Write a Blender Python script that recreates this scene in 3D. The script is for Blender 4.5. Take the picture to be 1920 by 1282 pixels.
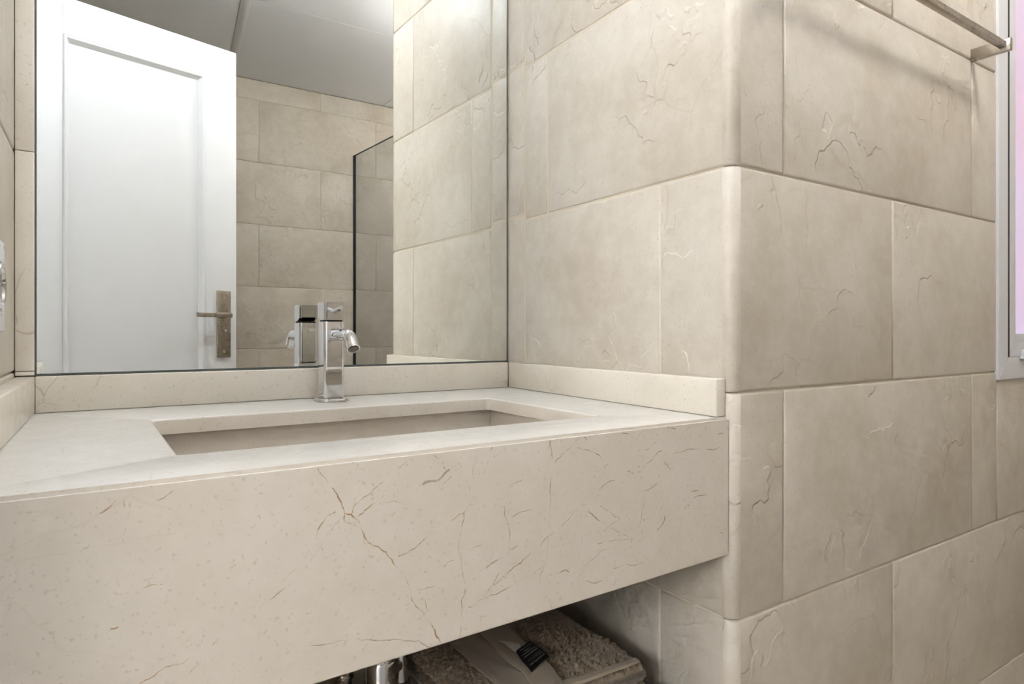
import bpy, bmesh, math, random
from mathutils import Vector, Matrix
random.seed(7)
scene = bpy.context.scene
for o in list(bpy.data.objects): bpy.data.objects.remove(o)
COL = scene.collection
H = 1.06                                   # eye height above the floor; all measures below are metres

# ------------------------------------------------------------------ camera
cam_d = bpy.data.cameras.new('camera'); cam = bpy.data.objects.new('camera', cam_d); COL.objects.link(cam)
cam.location = (0, 0, H); cam.rotation_euler = (math.radians(90), 0, math.radians(-33.47))
cam_d.sensor_width = 36; cam_d.lens = 1210/1920*36; cam_d.shift_y = -18/1920; cam_d.clip_start = .01
scene.camera = cam
# ------------------------------------------------------------------ world (daylight outside the window)
w = bpy.data.worlds.new('world'); scene.world = w; w.use_nodes = True
wn = w.node_tree.nodes; wn.clear()
bg = wn.new('ShaderNodeBackground'); wo = wn.new('ShaderNodeOutputWorld'); sky = wn.new('ShaderNodeTexSky')
sky.sky_type = 'NISHITA'; sky.sun_disc = False; sky.sun_elevation = math.radians(40); sky.sun_rotation = math.radians(200)
w.node_tree.links.new(sky.outputs[0], bg.inputs[0]); w.node_tree.links.new(bg.outputs[0], wo.inputs[0])
bg.inputs[1].default_value = .95
# ------------------------------------------------------------------ exposure, ceiling lamp powers
scene.view_settings.view_transform = 'Standard'; scene.view_settings.look = 'None'
scene.view_settings.gamma = 1; scene.view_settings.use_curve_mapping = False
scene.view_settings.exposure = 0.06
scene.cycles.max_bounces = 6; scene.cycles.diffuse_bounces = 3; scene.cycles.glossy_bounces = 5; scene.cycles.transmission_bounces = 4
scene.cycles.caustics_reflective = True; scene.cycles.caustics_refractive = False
scene.cycles.use_adaptive_sampling = True; scene.cycles.adaptive_threshold = .15; scene.cycles.adaptive_min_samples = 12; scene.cycles.use_denoising = True
CEIL = H + 1.216
LAMPS = [   # opal ceiling lamps: x, y, drop of the centre below the ceiling, half width, half height, candle power straight down, colour
    (1.22, .13, .135, .065, .050, 1.36, (1.0, .97, .93)),
    (.27, .42, .085, .13, .065, 1.60, (.93, .98, 1.05)),
    (-2.20, -.70, .50, .28, .28, 8.0, (1.0, .985, .965)),      # unseen, added in the hall to fill the niche and apron
    (1.78, -.52, .24, .10, .07, .55, (1.0, .97, .93)),  # unseen, added over the shower to brighten the far ceiling
]

# ------------------------------------------------------------------ helpers
def tag(o, label=None, cat=None, group=None, kind=None):
    if label: o['label'] = label
    if cat: o['category'] = cat
    if group: o['group'] = group
    if kind: o['kind'] = kind
    return o
def empty(name, loc=(0, 0, 0), rz=0):
    o = bpy.data.objects.new(name, None); COL.objects.link(o); o.empty_display_size = .05
    o.location = loc; o.rotation_euler = (0, 0, rz); return o
def mesh_obj(name, me, mat=None, parent=None):
    o = bpy.data.objects.new(name, me); COL.objects.link(o)
    if mat and not me.materials: me.materials.append(mat)
    if parent: o.parent = parent
    return o
def smooth(me, ang=40):
    ar = sorted(p.area for p in me.polygons); med = ar[len(ar)//2] if ar else 0
    for p in me.polygons: p.use_smooth = p.area < 12*med+1e-9     # broad flats stay flat, bevels and curves are smooth
    try: me.set_sharp_from_angle(angle=math.radians(ang))
    except Exception: pass
def bm_obj(name, bm, mat, parent=None, sm=True, ang=40):
    bmesh.ops.recalc_face_normals(bm, faces=bm.faces)
    me = bpy.data.meshes.new(name); bm.to_mesh(me); bm.free()
    if sm: smooth(me, ang)
    return mesh_obj(name, me, mat, parent)
def add_box(bm, x0, x1, y0, y1, z0, z1):
    vs = [bm.verts.new((x, y, z)) for x in (x0, x1) for y in (y0, y1) for z in (z0, z1)]
    fs = [(0, 1, 3, 2), (4, 6, 7, 5), (0, 4, 5, 1), (2, 3, 7, 6), (0, 2, 6, 4), (1, 5, 7, 3)]
    return vs, [bm.faces.new([vs[i] for i in f]) for f in fs]
def box(name, x0, x1, y0, y1, z0, z1, mat, parent=None, bev=0, seg=2):
    bm = bmesh.new(); add_box(bm, x0, x1, y0, y1, z0, z1)
    bmesh.ops.recalc_face_normals(bm, faces=bm.faces)
    if bev: bmesh.ops.bevel(bm, geom=list(bm.edges), offset=bev, segments=seg, profile=.5, affect='EDGES')
    return bm_obj(name, bm, mat, parent, ang=50 if bev else 30)
def hexa(bm, pts):                       # 4 bottom + 4 top corners, same order
    vs = [bm.verts.new(p) for p in pts]
    for f in ((3, 2, 1, 0), (4, 5, 6, 7), (0, 1, 5, 4), (1, 2, 6, 5), (2, 3, 7, 6), (3, 0, 4, 7)):
        bm.faces.new([vs[i] for i in f])
    return vs
def prism(name, poly, z0, z1, mat, parent=None, bev=0, seg=2, top=None):
    bm = bmesh.new(); n = len(poly)
    lo = [bm.verts.new((x, y, z0)) for x, y in poly]; hi = [bm.verts.new((x, y, z1)) for x, y in (top or poly)]
    bm.faces.new(lo[::-1]); bm.faces.new(hi)
    for i in range(n): bm.faces.new((lo[i], lo[(i+1) % n], hi[(i+1) % n], hi[i]))
    bmesh.ops.recalc_face_normals(bm, faces=bm.faces)
    if bev: bmesh.ops.bevel(bm, geom=list(bm.edges), offset=bev, segments=seg, profile=.5, affect='EDGES')
    return bm_obj(name, bm, mat, parent, ang=50)
def rrect(w, d, r, n=5, cx=0, cy=0):
    pts = []
    for sx, sy, a in ((1, 1, 0), (-1, 1, 90), (-1, -1, 180), (1, -1, 270)):
        for k in range(n+1):
            t = math.radians(a+90*k/n)
            pts.append((cx+sx*(w/2-r)+r*math.cos(t), cy+sy*(d/2-r)+r*math.sin(t)))
    return pts
def tube(bm, pts, rad, n=16, cap=True):
    pts = [Vector(p) for p in pts]; rings = []
    rads = rad if isinstance(rad, (list, tuple)) else [rad]*len(pts)
    ref = None
    for i, p in enumerate(pts):
        t = (pts[min(i+1, len(pts)-1)]-pts[max(i-1, 0)]).normalized()
        if ref is None:
            ref = Vector((0, 0, 1)) if abs(t.z) < .9 else Vector((1, 0, 0))
        a = t.cross(ref).normalized(); b = a.cross(t).normalized(); ref = b
        rings.append([bm.verts.new(p+(a*math.cos(2*math.pi*k/n)+b*math.sin(2*math.pi*k/n))*rads[i]) for k in range(n)])
    for r0, r1 in zip(rings, rings[1:]):
        for k in range(n): bm.faces.new((r0[k], r0[(k+1) % n], r1[(k+1) % n], r1[k]))
    if cap: bm.faces.new(rings[0][::-1]); bm.faces.new(rings[-1])
    return rings
def lathe(bm, prof, c=(0, 0, 0), n=32, M=None):
    rings = []
    for r, z in prof:
        ring = []
        for k in range(n):
            v = Vector((r*math.cos(2*math.pi*k/n), r*math.sin(2*math.pi*k/n), z))
            if M: v = M @ v
            ring.append(bm.verts.new(v+Vector(c)))
        rings.append(ring)
    for r0, r1 in zip(rings, rings[1:]):
        for k in range(n): bm.faces.new((r0[k], r0[(k+1) % n], r1[(k+1) % n], r1[k]))
    bm.faces.new(rings[0][::-1]); bm.faces.new(rings[-1])

# ------------------------------------------------------------------ materials
def lin(r, g, b):
    f = lambda c: (c/255/12.92) if c <= 10.3 else ((c/255+.055)/1.055)**2.4
    return (f(r), f(g), f(b), 1)
class NT:
    def __init__(s, name):
        s.m = bpy.data.materials.new(name); s.m.use_nodes = True; s.t = s.m.node_tree; s.n = s.t.nodes; s.l = s.t.links
        s.b = s.n['Principled BSDF']; s.out = s.n['Material Output']
    def new(s, typ, **kw):
        o = s.n.new(typ)
        for k, v in kw.items():
            if k.startswith('i_'):
                key = k[2:]; key = int(key) if key.isdigit() else key.replace('_', ' ')
                s.put(o.inputs[key], v)
            else: setattr(o, k, v)
        return o
    def put(s, sock, v):
        if isinstance(v, bpy.types.NodeSocket): s.l.new(v, sock)
        elif isinstance(v, bpy.types.Node): s.l.new(v.outputs[0], sock)
        else: sock.default_value = v
    def math(s, op, a, b=0, c=None, clamp=False):
        o = s.new('ShaderNodeMath', operation=op, use_clamp=clamp); s.put(o.inputs[0], a); s.put(o.inputs[1], b)
        if c is not None: s.put(o.inputs[2], c)
        return o.outputs[0]
    def vmath(s, op, a, b):
        o = s.new('ShaderNodeVectorMath', operation=op); s.put(o.inputs[0], a)
        s.put(o.inputs[3 if op == 'SCALE' else 1], b); return o.outputs[0]
    def noise(s, vec, scale, detail=3, rough=.55, out=0):
        o = s.new('ShaderNodeTexNoise'); s.put(o.inputs['Vector'], vec)
        o.inputs['Scale'].default_value = scale; o.inputs['Detail'].default_value = detail; o.inputs['Roughness'].default_value = rough
        return o.outputs[out]
    def mapr(s, v, a, b, c=0, d=1, smoothstep=True):
        o = s.new('ShaderNodeMapRange', interpolation_type='SMOOTHSTEP' if smoothstep else 'LINEAR')
        s.put(o.inputs[0], v)
        for i, x in enumerate((a, b, c, d)): s.put(o.inputs[i+1], x)
        return o.outputs[0]
    def mix(s, fac, a, b, mode='MIX'):
        o = s.new('ShaderNodeMix', data_type='RGBA', blend_type=mode); s.put(o.inputs[0], fac); s.put(o.inputs[6], a); s.put(o.inputs[7], b)
        return o.outputs[2]
    def set(s, **kw):
        for k, v in kw.items(): s.put(s.b.inputs[k.replace('_', ' ')], v)
        return s

def marble(name, base, tint, vein_col, vein=.5, vscale=9, relief=.6, rough=.32, rand=True, slant=0, mottle=.5, rot=0, vwidth=.014, fine=False, mot_amt=.12):
    t = NT(name)
    pos = t.new('ShaderNodeNewGeometry').outputs['Position']
    oi = t.new('ShaderNodeObjectInfo').outputs['Random']
    if rand:
        off = t.new('ShaderNodeCombineXYZ'); t.put(off.inputs[0], t.math('MULTIPLY', oi, 37.1)); t.put(off.inputs[1], t.math('MULTIPLY', oi, 11.7)); t.put(off.inputs[2], t.math('MULTIPLY', oi, 23.3))
        pos = t.vmath('ADD', pos, off.outputs[0])
    mp = t.new('ShaderNodeMapping'); t.put(mp.inputs['Vector'], pos)
    mp.inputs['Rotation'].default_value = (0, math.radians(rot), 0); mp.inputs['Scale'].default_value = (1, 1, 1+slant)
    p = mp.outputs[0]
    wv = t.noise(p, 9, 2, .6, out=1)
    wv = t.vmath('SUBTRACT', wv, (.5, .5, .5))
    pw = t.vmath('ADD', p, t.vmath('SCALE', wv, .06))
    # colour clouds
    cloud = t.mapr(t.noise(pos, 5.5, 3, .6), .3, .7)
    col = t.mix(t.math('MULTIPLY', cloud, mottle), base, tint)
    mot = t.mapr(t.noise(pos, 38, 2, .65), .35, .7)
    col = t.mix(t.math('MULTIPLY', mot, mot_amt), col, lin(236, 229, 216))
    # pits and flecks
    sp = t.mapr(t.noise(pos, 240, 2, .6), .60, .74)
    col = t.mix(t.math('MULTIPLY', sp, .30), col, lin(158, 136, 106))
    # cracks
    def veins(scale, width, vec):
        v = t.new('ShaderNodeTexVoronoi', feature='DISTANCE_TO_EDGE'); t.put(v.inputs['Vector'], vec); v.inputs['Scale'].default_value = scale
        return t.mapr(v.outputs['Distance'], 0, width, 1, 0)
    m1 = t.mapr(t.noise(pos, 6.5, 1, .5), .50, .64)
    vv = t.math('MULTIPLY', veins(vscale, vwidth, pw), m1)
    if fine:
        m2 = t.mapr(t.noise(t.vmath('ADD', pos, (5.2, 1.3, 8.1)), 9, 1, .5), .50, .66)
        vv = t.math('MAXIMUM', vv, t.math('MULTIPLY', t.math('MULTIPLY', veins(vscale*2.1, vwidth*1.5, pw), m2), .6))
    col = t.mix(t.math('MULTIPLY', vv, vein), col, vein_col)
    # relief: stepped cleft ledges + fine grain
    h = t.math('MULTIPLY', t.noise(pos, 30, 2, .6), .0008*relief)
    if relief > .5:
        n1 = t.noise(p, 4.6, 4, .55)
        st = t.math('ADD', t.mapr(n1, .440, .450), t.mapr(n1, .560, .570))
        lm = t.mapr(t.noise(t.vmath('ADD', pos, (3.1, 7.7, 1.9)), 5, 0, .5), .46, .66)
        h = t.math('ADD', h, t.math('MULTIPLY', t.math('MULTIPLY', st, lm), .0013*relief))
        h = t.math('ADD', h, t.math('MULTIPLY', t.noise(pos, 3.5, 0, .5), .006*relief))
    bp = t.new('ShaderNodeBump'); bp.inputs['Strength'].default_value = 1; bp.inputs['Distance'].default_value = 1
    t.put(bp.inputs['Height'], h)
    rg = t.math('ADD', t.math('MULTIPLY', mot, .025), rough-.01)
    t.set(Base_Color=col, Roughness=rg, Normal=bp.outputs[0], IOR=1.5)
    return t.m
def plain(name, col, rough=.5, metal=0, bump=0, bscale=60, **kw):
    t = NT(name)
    pos = t.new('ShaderNodeNewGeometry').outputs['Position']
    n = t.noise(pos, bscale, 3, .6)
    c = t.mix(t.math('MULTIPLY', n, .10), col, (col[0]*.86, col[1]*.86, col[2]*.86, 1))
    t.set(Base_Color=c, Roughness=t.mapr(n, .3, .7, max(rough-.03, 0), rough+.03), Metallic=metal)
    if bump:
        bp = t.new('ShaderNodeBump'); bp.inputs['Distance'].default_value = bump; t.put(bp.inputs['Height'], n); t.set(Normal=bp.outputs[0])
    for k, v in kw.items(): t.put(t.b.inputs[k.replace('_', ' ')], v)
    return t.m
BASE, TINT, VEIN = lin(211, 203, 190), lin(193, 182, 165), lin(150, 122, 86)
M_TILE = marble('limestone_tile', BASE, TINT, lin(168, 148, 118), vein=.22, vscale=5, relief=.9, rough=.44, mottle=.85, mot_amt=.16)
M_TOP_LIT = marble('top_lit_cream_marble', lin(222, 219, 212), lin(214, 210, 202), lin(160, 152, 140), vein=.25, vscale=9, relief=.03, rough=.22, rand=False, vwidth=.008, mot_amt=.06)  # same stone as the apron, overhead light and sheen painted in as paler colour
M_COUNTER = marble('polished_cream_marble', lin(217, 208, 195), lin(209, 198, 181), VEIN, vein=.07, vscale=7, relief=.04, rough=.20, rand=False, slant=.9, rot=38, vwidth=.010)
M_SPLASH = marble('cream_marble_upstand', lin(230, 222, 208), lin(216, 205, 187), VEIN, vein=.35, vscale=12, relief=.04, rough=.24)
def vein_mat(name, col, keep):
    t = NT(name); pos = t.new('ShaderNodeNewGeometry').outputs['Position']
    n = t.mapr(t.noise(pos, 55, 3, .65), .36, .62)
    c = t.mix(t.math('MULTIPLY', n, keep), lin(221, 211, 196), col)
    t.set(Base_Color=c, Roughness=.25); return t.m
M_VEIN_BROWN = vein_mat('brown_vein', lin(160, 126, 80), .9)
M_VEIN_GREY = vein_mat('grey_vein', lin(150, 136, 118), .8)
M_VEIN_DARK = vein_mat('dark_vein', lin(128, 98, 66), .85)
M_GROUT = plain('pale_grout', lin(214, 202, 182), .8, bump=.0005, bscale=300)
M_CEIL = plain('ceiling_paint', lin(234, 236, 240), .5, bscale=6)
M_DOOR = plain('white_lacquer', lin(231, 231, 232), .45, bump=.0001, bscale=90)
M_CHROME = plain('chrome', (.76, .76, .77, 1), .05, 1)
M_STEEL = plain('brushed_nickel', lin(172, 164, 152), .30, 1, bscale=200)
M_MIRROR = plain('mirror_silver', (.86, .875, .85, 1), .0, 1)
M_MIRROR.node_tree.nodes['Principled BSDF'].inputs['Roughness'].default_value = 0
for l in list(M_MIRROR.node_tree.links):
    if l.to_socket.name == 'Roughness': M_MIRROR.node_tree.links.remove(l)
M_MEDGE = plain('mirror_edge', lin(92, 98, 96), .3)
M_ALU = plain('white_powder_coated_aluminium', lin(222, 222, 224), .35)
M_RUBBER = plain('black_rubber', lin(22, 22, 22), .6)
M_DARK = plain('dark_void', lin(35, 30, 24), .8)
M_FLOOR = marble('floor_stone', lin(222, 213, 198), lin(212, 200, 182), VEIN, vein=.4, relief=.2, rough=.3)
M_SHELF = plain('shelf_board', lin(190, 178, 158), .5)
M_PLATE = plain('white_plastic', lin(225, 225, 226), .3)
M_TERRY = plain('taupe_terry', lin(140, 124, 102), .95, bump=.0012, bscale=420, Sheen_Weight=.5)
M_WEAVE = plain('taupe_flat_weave', lin(160, 146, 127), .9, bump=.0004, bscale=900, Sheen_Weight=.3)
M_WHITET = plain('pale_grey_towel', lin(196, 188, 176), .95, bump=.0010, bscale=380, Sheen_Weight=.4)
M_LABEL = plain('black_satin_label', lin(14, 14, 15), .5)
M_PRINT = plain('grey_print', lin(150, 150, 150), .6)
M_AER = plain('dark_aerator_mesh', lin(42, 42, 30), .5, .3)

def frosted():
    t = NT('frosted_pane'); pos = t.new('ShaderNodeNewGeometry').outputs['Position']
    n = t.mapr(t.noise(pos, 3, 1, .4), .3, .7)
    c = t.mix(n, lin(245, 229, 234), lin(248, 223, 226))
    tr = t.new('ShaderNodeBsdfTranslucent'); t.put(tr.inputs[0], c)
    df = t.new('ShaderNodeBsdfDiffuse'); t.put(df.inputs[0], c)
    mx = t.new('ShaderNodeMixShader'); mx.inputs[0].default_value = .3
    t.l.new(tr.outputs[0], mx.inputs[1]); t.l.new(df.outputs[0], mx.inputs[2]); t.l.new(mx.outputs[0], t.out.inputs[0]); return t.m
M_FROST = frosted()
def clear_glass():
    t = NT('smoke_grey_glass')
    tr = t.new('ShaderNodeBsdfTransparent'); tr.inputs[0].default_value = (.88, .89, .90, 1)
    gl = t.new('ShaderNodeBsdfGlossy'); gl.inputs['Roughness'].default_value = .02
    mx = t.new('ShaderNodeMixShader'); mx.inputs[0].default_value = .07; t.l.new(tr.outputs[0], mx.inputs[1]); t.l.new(gl.outputs[0], mx.inputs[2])
    t.l.new(mx.outputs[0], t.out.inputs[0]); return t.m
M_GLASS = clear_glass()

# ------------------------------------------------------------------ room shell
Z_ROWS = [-.9798, -.6798, -.3798, -.0798, .2202, .5202, .8202, 1.1202]     # course joints, relative to the eye
Z_EDGES = [-H] + Z_ROWS + [1.216]
YM = 1.1085            # mirror plane
YW = .5445             # face of the window wall
YR = -1.057            # face of the rear wall
XR = 2.30
SK = .032              # the niche side wall leans out a touch towards the mirror
def xside(y): return .706 + SK*(y-.5475)
def xleft(y): return -.080 - .0190*(YM-y)

def struct(o): return tag(o, kind='structure')
floor = struct(box('floor', -2.8, XR+.1, YR-.1, YM+.12, -.05, 0, M_FLOOR))
# tiles --------------------------------------------------------------------------
_tm = {}
def tile_mesh(wd, ht, mat, bev=.0045, nb=0):
    k = (round(wd, 4), round(ht, 4), mat.name, nb)
    if k not in _tm:
        bm = bmesh.new(); add_box(bm, -wd/2, wd/2, -.012, 0, -ht/2, ht/2)
        bmesh.ops.recalc_face_normals(bm, faces=bm.faces)
        ed = [e for e in bm.edges if all(v.co.y > -.001 for v in e.verts)]
        if nb: ed = [e for e in ed if not all(v.co.x*nb > wd/2-.0001 for v in e.verts)]
        bmesh.ops.bevel(bm, geom=ed, offset=bev, segments=3, profile=.5, affect='EDGES')
        bmesh.ops.recalc_face_normals(bm, faces=bm.faces)
        me = bpy.data.meshes.new('tile'); bm.to_mesh(me); bm.free(); smooth(me, 60); me.materials.append(mat); _tm[k] = me
    return _tm[k]
def tile(parent, cx, cy, cz, wd, ht, rz, gap=.0012, mat=None, jit=1, nb=0):
    o = mesh_obj('tile', tile_mesh(wd-(0 if nb else gap), ht-gap, mat or M_TILE, nb=nb), None, parent)
    o.location = (cx, cy, H+cz)
    o.rotation_euler = (math.radians(random.uniform(-.10, .10))*jit, 0, rz+math.radians(random.uniform(-.10, .10))*jit)
    return o
# window wall (faces the camera): rz maps local +y (face) to world -y
BN = .0165             # bullnose radius
X0 = xside(YW)+BN
WIN = dict(x0=1.523, x1=2.18, z0=-.096, z1=.98)
wall_window = struct(bm_obj('wall_window', (lambda bm: (add_box(bm, xside(YW)+.014, WIN['x0']+.012, YW+.003, YW+.12, 0, CEIL), add_box(bm, WIN['x0']+.012, WIN['x1']-.012, YW+.003, YW+.12, 0, H+WIN['z0']+.012), add_box(bm, WIN['x0']+.012, WIN['x1']-.012, YW+.003, YW+.12, H+WIN['z1']-.012, CEIL), add_box(bm, WIN['x1']-.012, XR, YW+.003, YW+.12, 0, CEIL), bm)[-1])(bmesh.new()), M_GROUT, sm=False))
def course(parent, joints, z0, z1, put, skip=None):
    for a, b in zip(joints, joints[1:]):
        if skip:
            for (a2, b2, c2, d2) in skip(a, b, z0, z1): put(parent, a2, b2, c2, d2)
        else: put(parent, a, b, z0, z1)
def put_window(parent, a, b, z0, z1):
    if b-a < .012 or z1-z0 < .012: return
    e = a < X0+.001; tile(parent, (a+b)/2, YW, (z0+z1)/2, b-a, z1-z0, math.pi, nb=1 if e else 0, jit=0 if e else 1)
def cut_window(a, b, z0, z1):
    wx0, wx1, wz0, wz1 = WIN['x0'], WIN['x1'], WIN['z0'], WIN['z1']
    if b <= wx0 or a >= wx1 or z1 <= wz0 or z0 >= wz1: return [(a, b, z0, z1)]
    out = []
    if a < wx0: out.append((a, wx0+.006, z0, z1))
    if b > wx1: out.append((wx1-.006, b, z0, z1))
    aa, bb = max(a, wx0+.006), min(b, wx1-.006)
    if z0 < wz0: out.append((aa, bb, z0, wz0+.006))
    if z1 > wz1: out.append((aa, bb, wz1-.006, z1))
    return out
for i, (z0, z1) in enumerate(zip(Z_EDGES, Z_EDGES[1:])):
    # Z_EDGES[4:6] is the course under the camera's eye line; joints alternate by half a tile
    if i % 2 == 1: js = [X0, .8173, 1.4139, 2.0139, XR]
    else: js = [X0, 1.1173, 1.7153, XR]
    course(wall_window, js, z0, z1, put_window, cut_window)
# niche right wall
RZS = math.pi/2 - math.atan(SK)              # local +y -> world -x
wall_right = struct(bm_obj('wall_right', (lambda bm: (hexa(bm, [(xside(YW)+.003, YW+BN, 0), (xside(YW)+.1, YW+.11, 0), (xside(YM)+.1, YM+.1, 0), (xside(YM)+.003, YM+.1, 0), (xside(YW)+.003, YW+BN, CEIL), (xside(YW)+.1, YW+.11, CEIL), (xside(YM)+.1, YM+.1, CEIL), (xside(YM)+.003, YM+.1, CEIL)]), bm)[-1])(bmesh.new()), M_GROUT, sm=False))
def put_side(parent, a, b, z0, z1):
    y = (a+b)/2; e = a < YW+BN+.001; tile(parent, xside(y), y, (z0+z1)/2, b-a, z1-z0, RZS, nb=-1 if e else 0, jit=0 if e else 1)
for i, (z0, z1) in enumerate(zip(Z_EDGES, Z_EDGES[1:])):
    js = [YW+BN, .676, 1.046] if i % 2 == 0 else [YW+BN, .967, 1.046]
    course(wall_right, js, z0, z1, put_side)
zs = [-H] + [z+.012 for z in Z_ROWS] + [1.216]
for z0, z1 in zip(zs, zs[1:]):               # narrow rips beside the mirror, joints a little higher
    put_side(wall_right, 1.046, YM, z0, z1)
# rounded outside corner pieces
def bullnose(z0, z1):
    bm = bmesh.new(); n = 8; cx, cy = xside(YW)+BN, YW+BN
    pr = [(cx+BN*math.cos(t), cy+BN*math.sin(t)) for t in [math.pi+k*math.pi/2/n for k in range(n+1)]] + [(cx, cy)]
    e = .0022
    lv = [(z0+.0005, -e), (z0+.003, 0), (z1-.003, 0), (z1-.0005, -e)]
    rings = []
    for z, d in lv:
        r = []
        for k, (x, y) in enumerate(pr):
            if k <= n:
                t = math.pi+k*math.pi/2/n; r.append(bm.verts.new((x+d*math.cos(t), y+d*math.sin(t), H+z)))
            else: r.append(bm.verts.new((x, y, H+z)))
        rings.append(r)
    for a, b in zip(rings, rings[1:]):
        for k in range(len(pr)): bm.faces.new((a[k], a[(k+1) % len(pr)], b[(k+1) % len(pr)], b[k]))
    bm.faces.new(rings[0][::-1]); bm.faces.new(rings[-1])
    bm_obj('corner_tile', bm, M_TILE, wall_window, ang=60)
for z0, z1 in zip(Z_EDGES, Z_EDGES[1:]): bullnose(z0, z1)
# mirror wall, left niche wall
wall_back = struct(box('wall_back', -.4, xside(YM)+.002, YM+.006, YM+.1, 0, CEIL, M_GROUT))
XD = -.168                                   # room face of the wall with the doorway
DY0, DY1, DZH = -.032, .468, H+.985           # doorway opening
def wl(bm):
    hexa(bm, [(-.30, .52, 0), (xleft(.52)-.003, .52, 0), (xleft(YM)-.003, YM+.1, 0), (-.30, YM+.1, 0), (-.30, .52, CEIL), (xleft(.52)-.003, .52, CEIL), (xleft(YM)-.003, YM+.1, CEIL), (-.30, YM+.1, CEIL)])
    add_box(bm, -.30, XD, YR-.1, DY0, 0, CEIL); add_box(bm, -.30, XD, DY1, .52, 0, CEIL); add_box(bm, -.30, XD, DY0, DY1, DZH, CEIL); return bm
wall_left = struct(bm_obj('wall_left', wl(bmesh.new()), M_GROUT, sm=False))
wall_hall = struct(bm_obj('wall_hall', (lambda bm: (add_box(bm, -2.8, -2.7, YR-.1, YM+.12, 0, CEIL), add_box(bm, -2.7, -.30, YR-.1, YR, 0, CEIL), add_box(bm, -2.7, -.30, YM+.02, YM+.12, 0, CEIL), bm)[-1])(bmesh.new()), M_CEIL, sm=False))
trim_2 = struct(bm_obj('trim_2', (lambda bm: (add_box(bm, -.31, XD+.012, DY0, DY0+.012, 0, DZH), add_box(bm, -.31, XD+.012, DY1-.012, DY1, 0, DZH), add_box(bm, -.31, XD+.012, DY0, DY1, DZH-.012, DZH), bm)[-1])(bmesh.new()), M_DOOR, sm=False))
ZL = [z+.026 for z in Z_ROWS]; ZL = [-H]+ZL+[1.216]
for i, (z0, z1) in enumerate(zip(ZL, ZL[1:])):
    js = [.521, .80, YM-.002] if i % 2 else [.521, YM-.002]
    for a, b in zip(js, js[1:]):
        y = (a+b)/2; tile(wall_left, xleft(y), y, (z0+z1)/2, b-a, z1-z0, -math.pi/2-.019, jit=0)
for i, (z0, z1) in enumerate(zip(Z_EDGES, Z_EDGES[1:])):
    js = [YR+.02, -.45, DY0] if i % 2 else [YR+.02, -.75, -.15, DY0]
    for a, b in zip(js, js[1:]): tile(wall_left, XD+.003, (a+b)/2, (z0+z1)/2, b-a, z1-z0, -math.pi/2)
    if z1 > DZH-H+.03: tile(wall_left, XD+.003, (DY0+.52)/2, (max(z0, DZH-H)+z1)/2, .52-DY0, z1-max(z0, DZH-H), -math.pi/2)
# rear wall
wall_rear = struct(box('wall_rear', -.4, XR+.1, YR-.1, YR-.003, 0, CEIL, M_GROUT))
for i, (z0, z1) in enumerate(zip(Z_EDGES, Z_EDGES[1:])):
    js = [-.25, .098, .698, 1.293, 1.895, XR] if i % 2 == 1 else [-.25, .398, .998, 1.596, 2.196, XR]
    if i % 2 == 1 and False: pass
    for a, b in zip(js, js[1:]): tile(wall_rear, (a+b)/2, YR, (z0+z1)/2, b-a, z1-z0, 0)
# far side wall with the shower
wall_far = struct(box('wall_far', XR+.003, XR+.1, YR-.1, YW+.12, 0, CEIL, M_GROUT))
for i, (z0, z1) in enumerate(zip(Z_EDGES, Z_EDGES[1:])):
    js = [YR, -.6, 0, YW] if i % 2 else [YR, -.9, -.3, .3, YW]
    for a, b in zip(js, js[1:]): tile(wall_far, XR, (a+b)/2, (z0+z1)/2, b-a, z1-z0, math.pi/2)
# ceiling: painted boards with narrow cover strip
ceiling = struct(box('ceiling', -2.8, XR+.1, YR-.1, YM+.12, CEIL+.006, CEIL+.06, M_CEIL))
def ceil_panel(poly):
    o = prism('panel', poly, CEIL, CEIL+.0055, M_CEIL, ceiling)
    for p in o.data.polygons: p.use_smooth = False
    return o
def cx(y): return .522 - .105*(y+.60)        # line of the strip across the ceiling
ys = [YR+.004, -.27, .30, YM+.05]
for a, b in zip(ys, ys[1:]):
    ceil_panel([(-.395, a+.001), (cx(a)-.018, a+.001), (cx(b)-.018, b-.001), (-.395, b-.001)])
    ceil_panel([(cx(a)+.018, a+.001), (1.325+.08*(a-YR), a+.001), (1.325+.08*(b-YR), b-.001), (cx(b)+.018, b-.001)])
    ceil_panel([(1.33+.08*(a-YR), a+.001), (XR-.001, a+.001), (XR-.001, b-.001), (1.33+.08*(b-YR), b-.001)])
prism('cover_strip', [(cx(YR)-.0172, YR+.004), (cx(YR)+.0172, YR+.004), (cx(YM)+.0172, YM+.05), (cx(YM)-.0172, YM+.05)], CEIL-.002, CEIL+.0055, M_CEIL, ceiling, bev=.001, seg=1)

# ------------------------------------------------------------------ mirror and its stone edging
ZC, ZT = H-.111, H-.0605                      # counter top, upstand top
XL_C = -.0574
mirror = empty('wall_mirror', (.33, YM, ZT)); tag(mirror, 'large frameless wall mirror behind the chrome faucet', 'mirror')
def P(o): o.matrix_parent_inverse = o.parent.matrix_basis.inverted(); return o
P(box('glass', XL_C+.001, xside(YM)-.004, YM, YM+.004, ZT+.003, H+.98, M_MIRROR, mirror))
P(box('edge_strip', XL_C+.001, xside(YM)-.0035, YM-.0006, YM+.004, ZT+.0006, ZT+.0032, M_MEDGE, mirror))
P(box('edge_strip', xside(YM)-.0042, xside(YM)-.0022, YM-.0006, YM+.004, ZT+.0006, H+.98, M_MEDGE, mirror))
P(box('edge_strip', XL_C-.0005, XL_C+.0012, YM-.0006, YM+.004, ZT+.0006, H+.98, M_MEDGE, mirror))
zs = [ZT+.001] + [H+z+.0265 for z in Z_ROWS if H+z+.02 > ZT] + [CEIL-.001]
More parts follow.
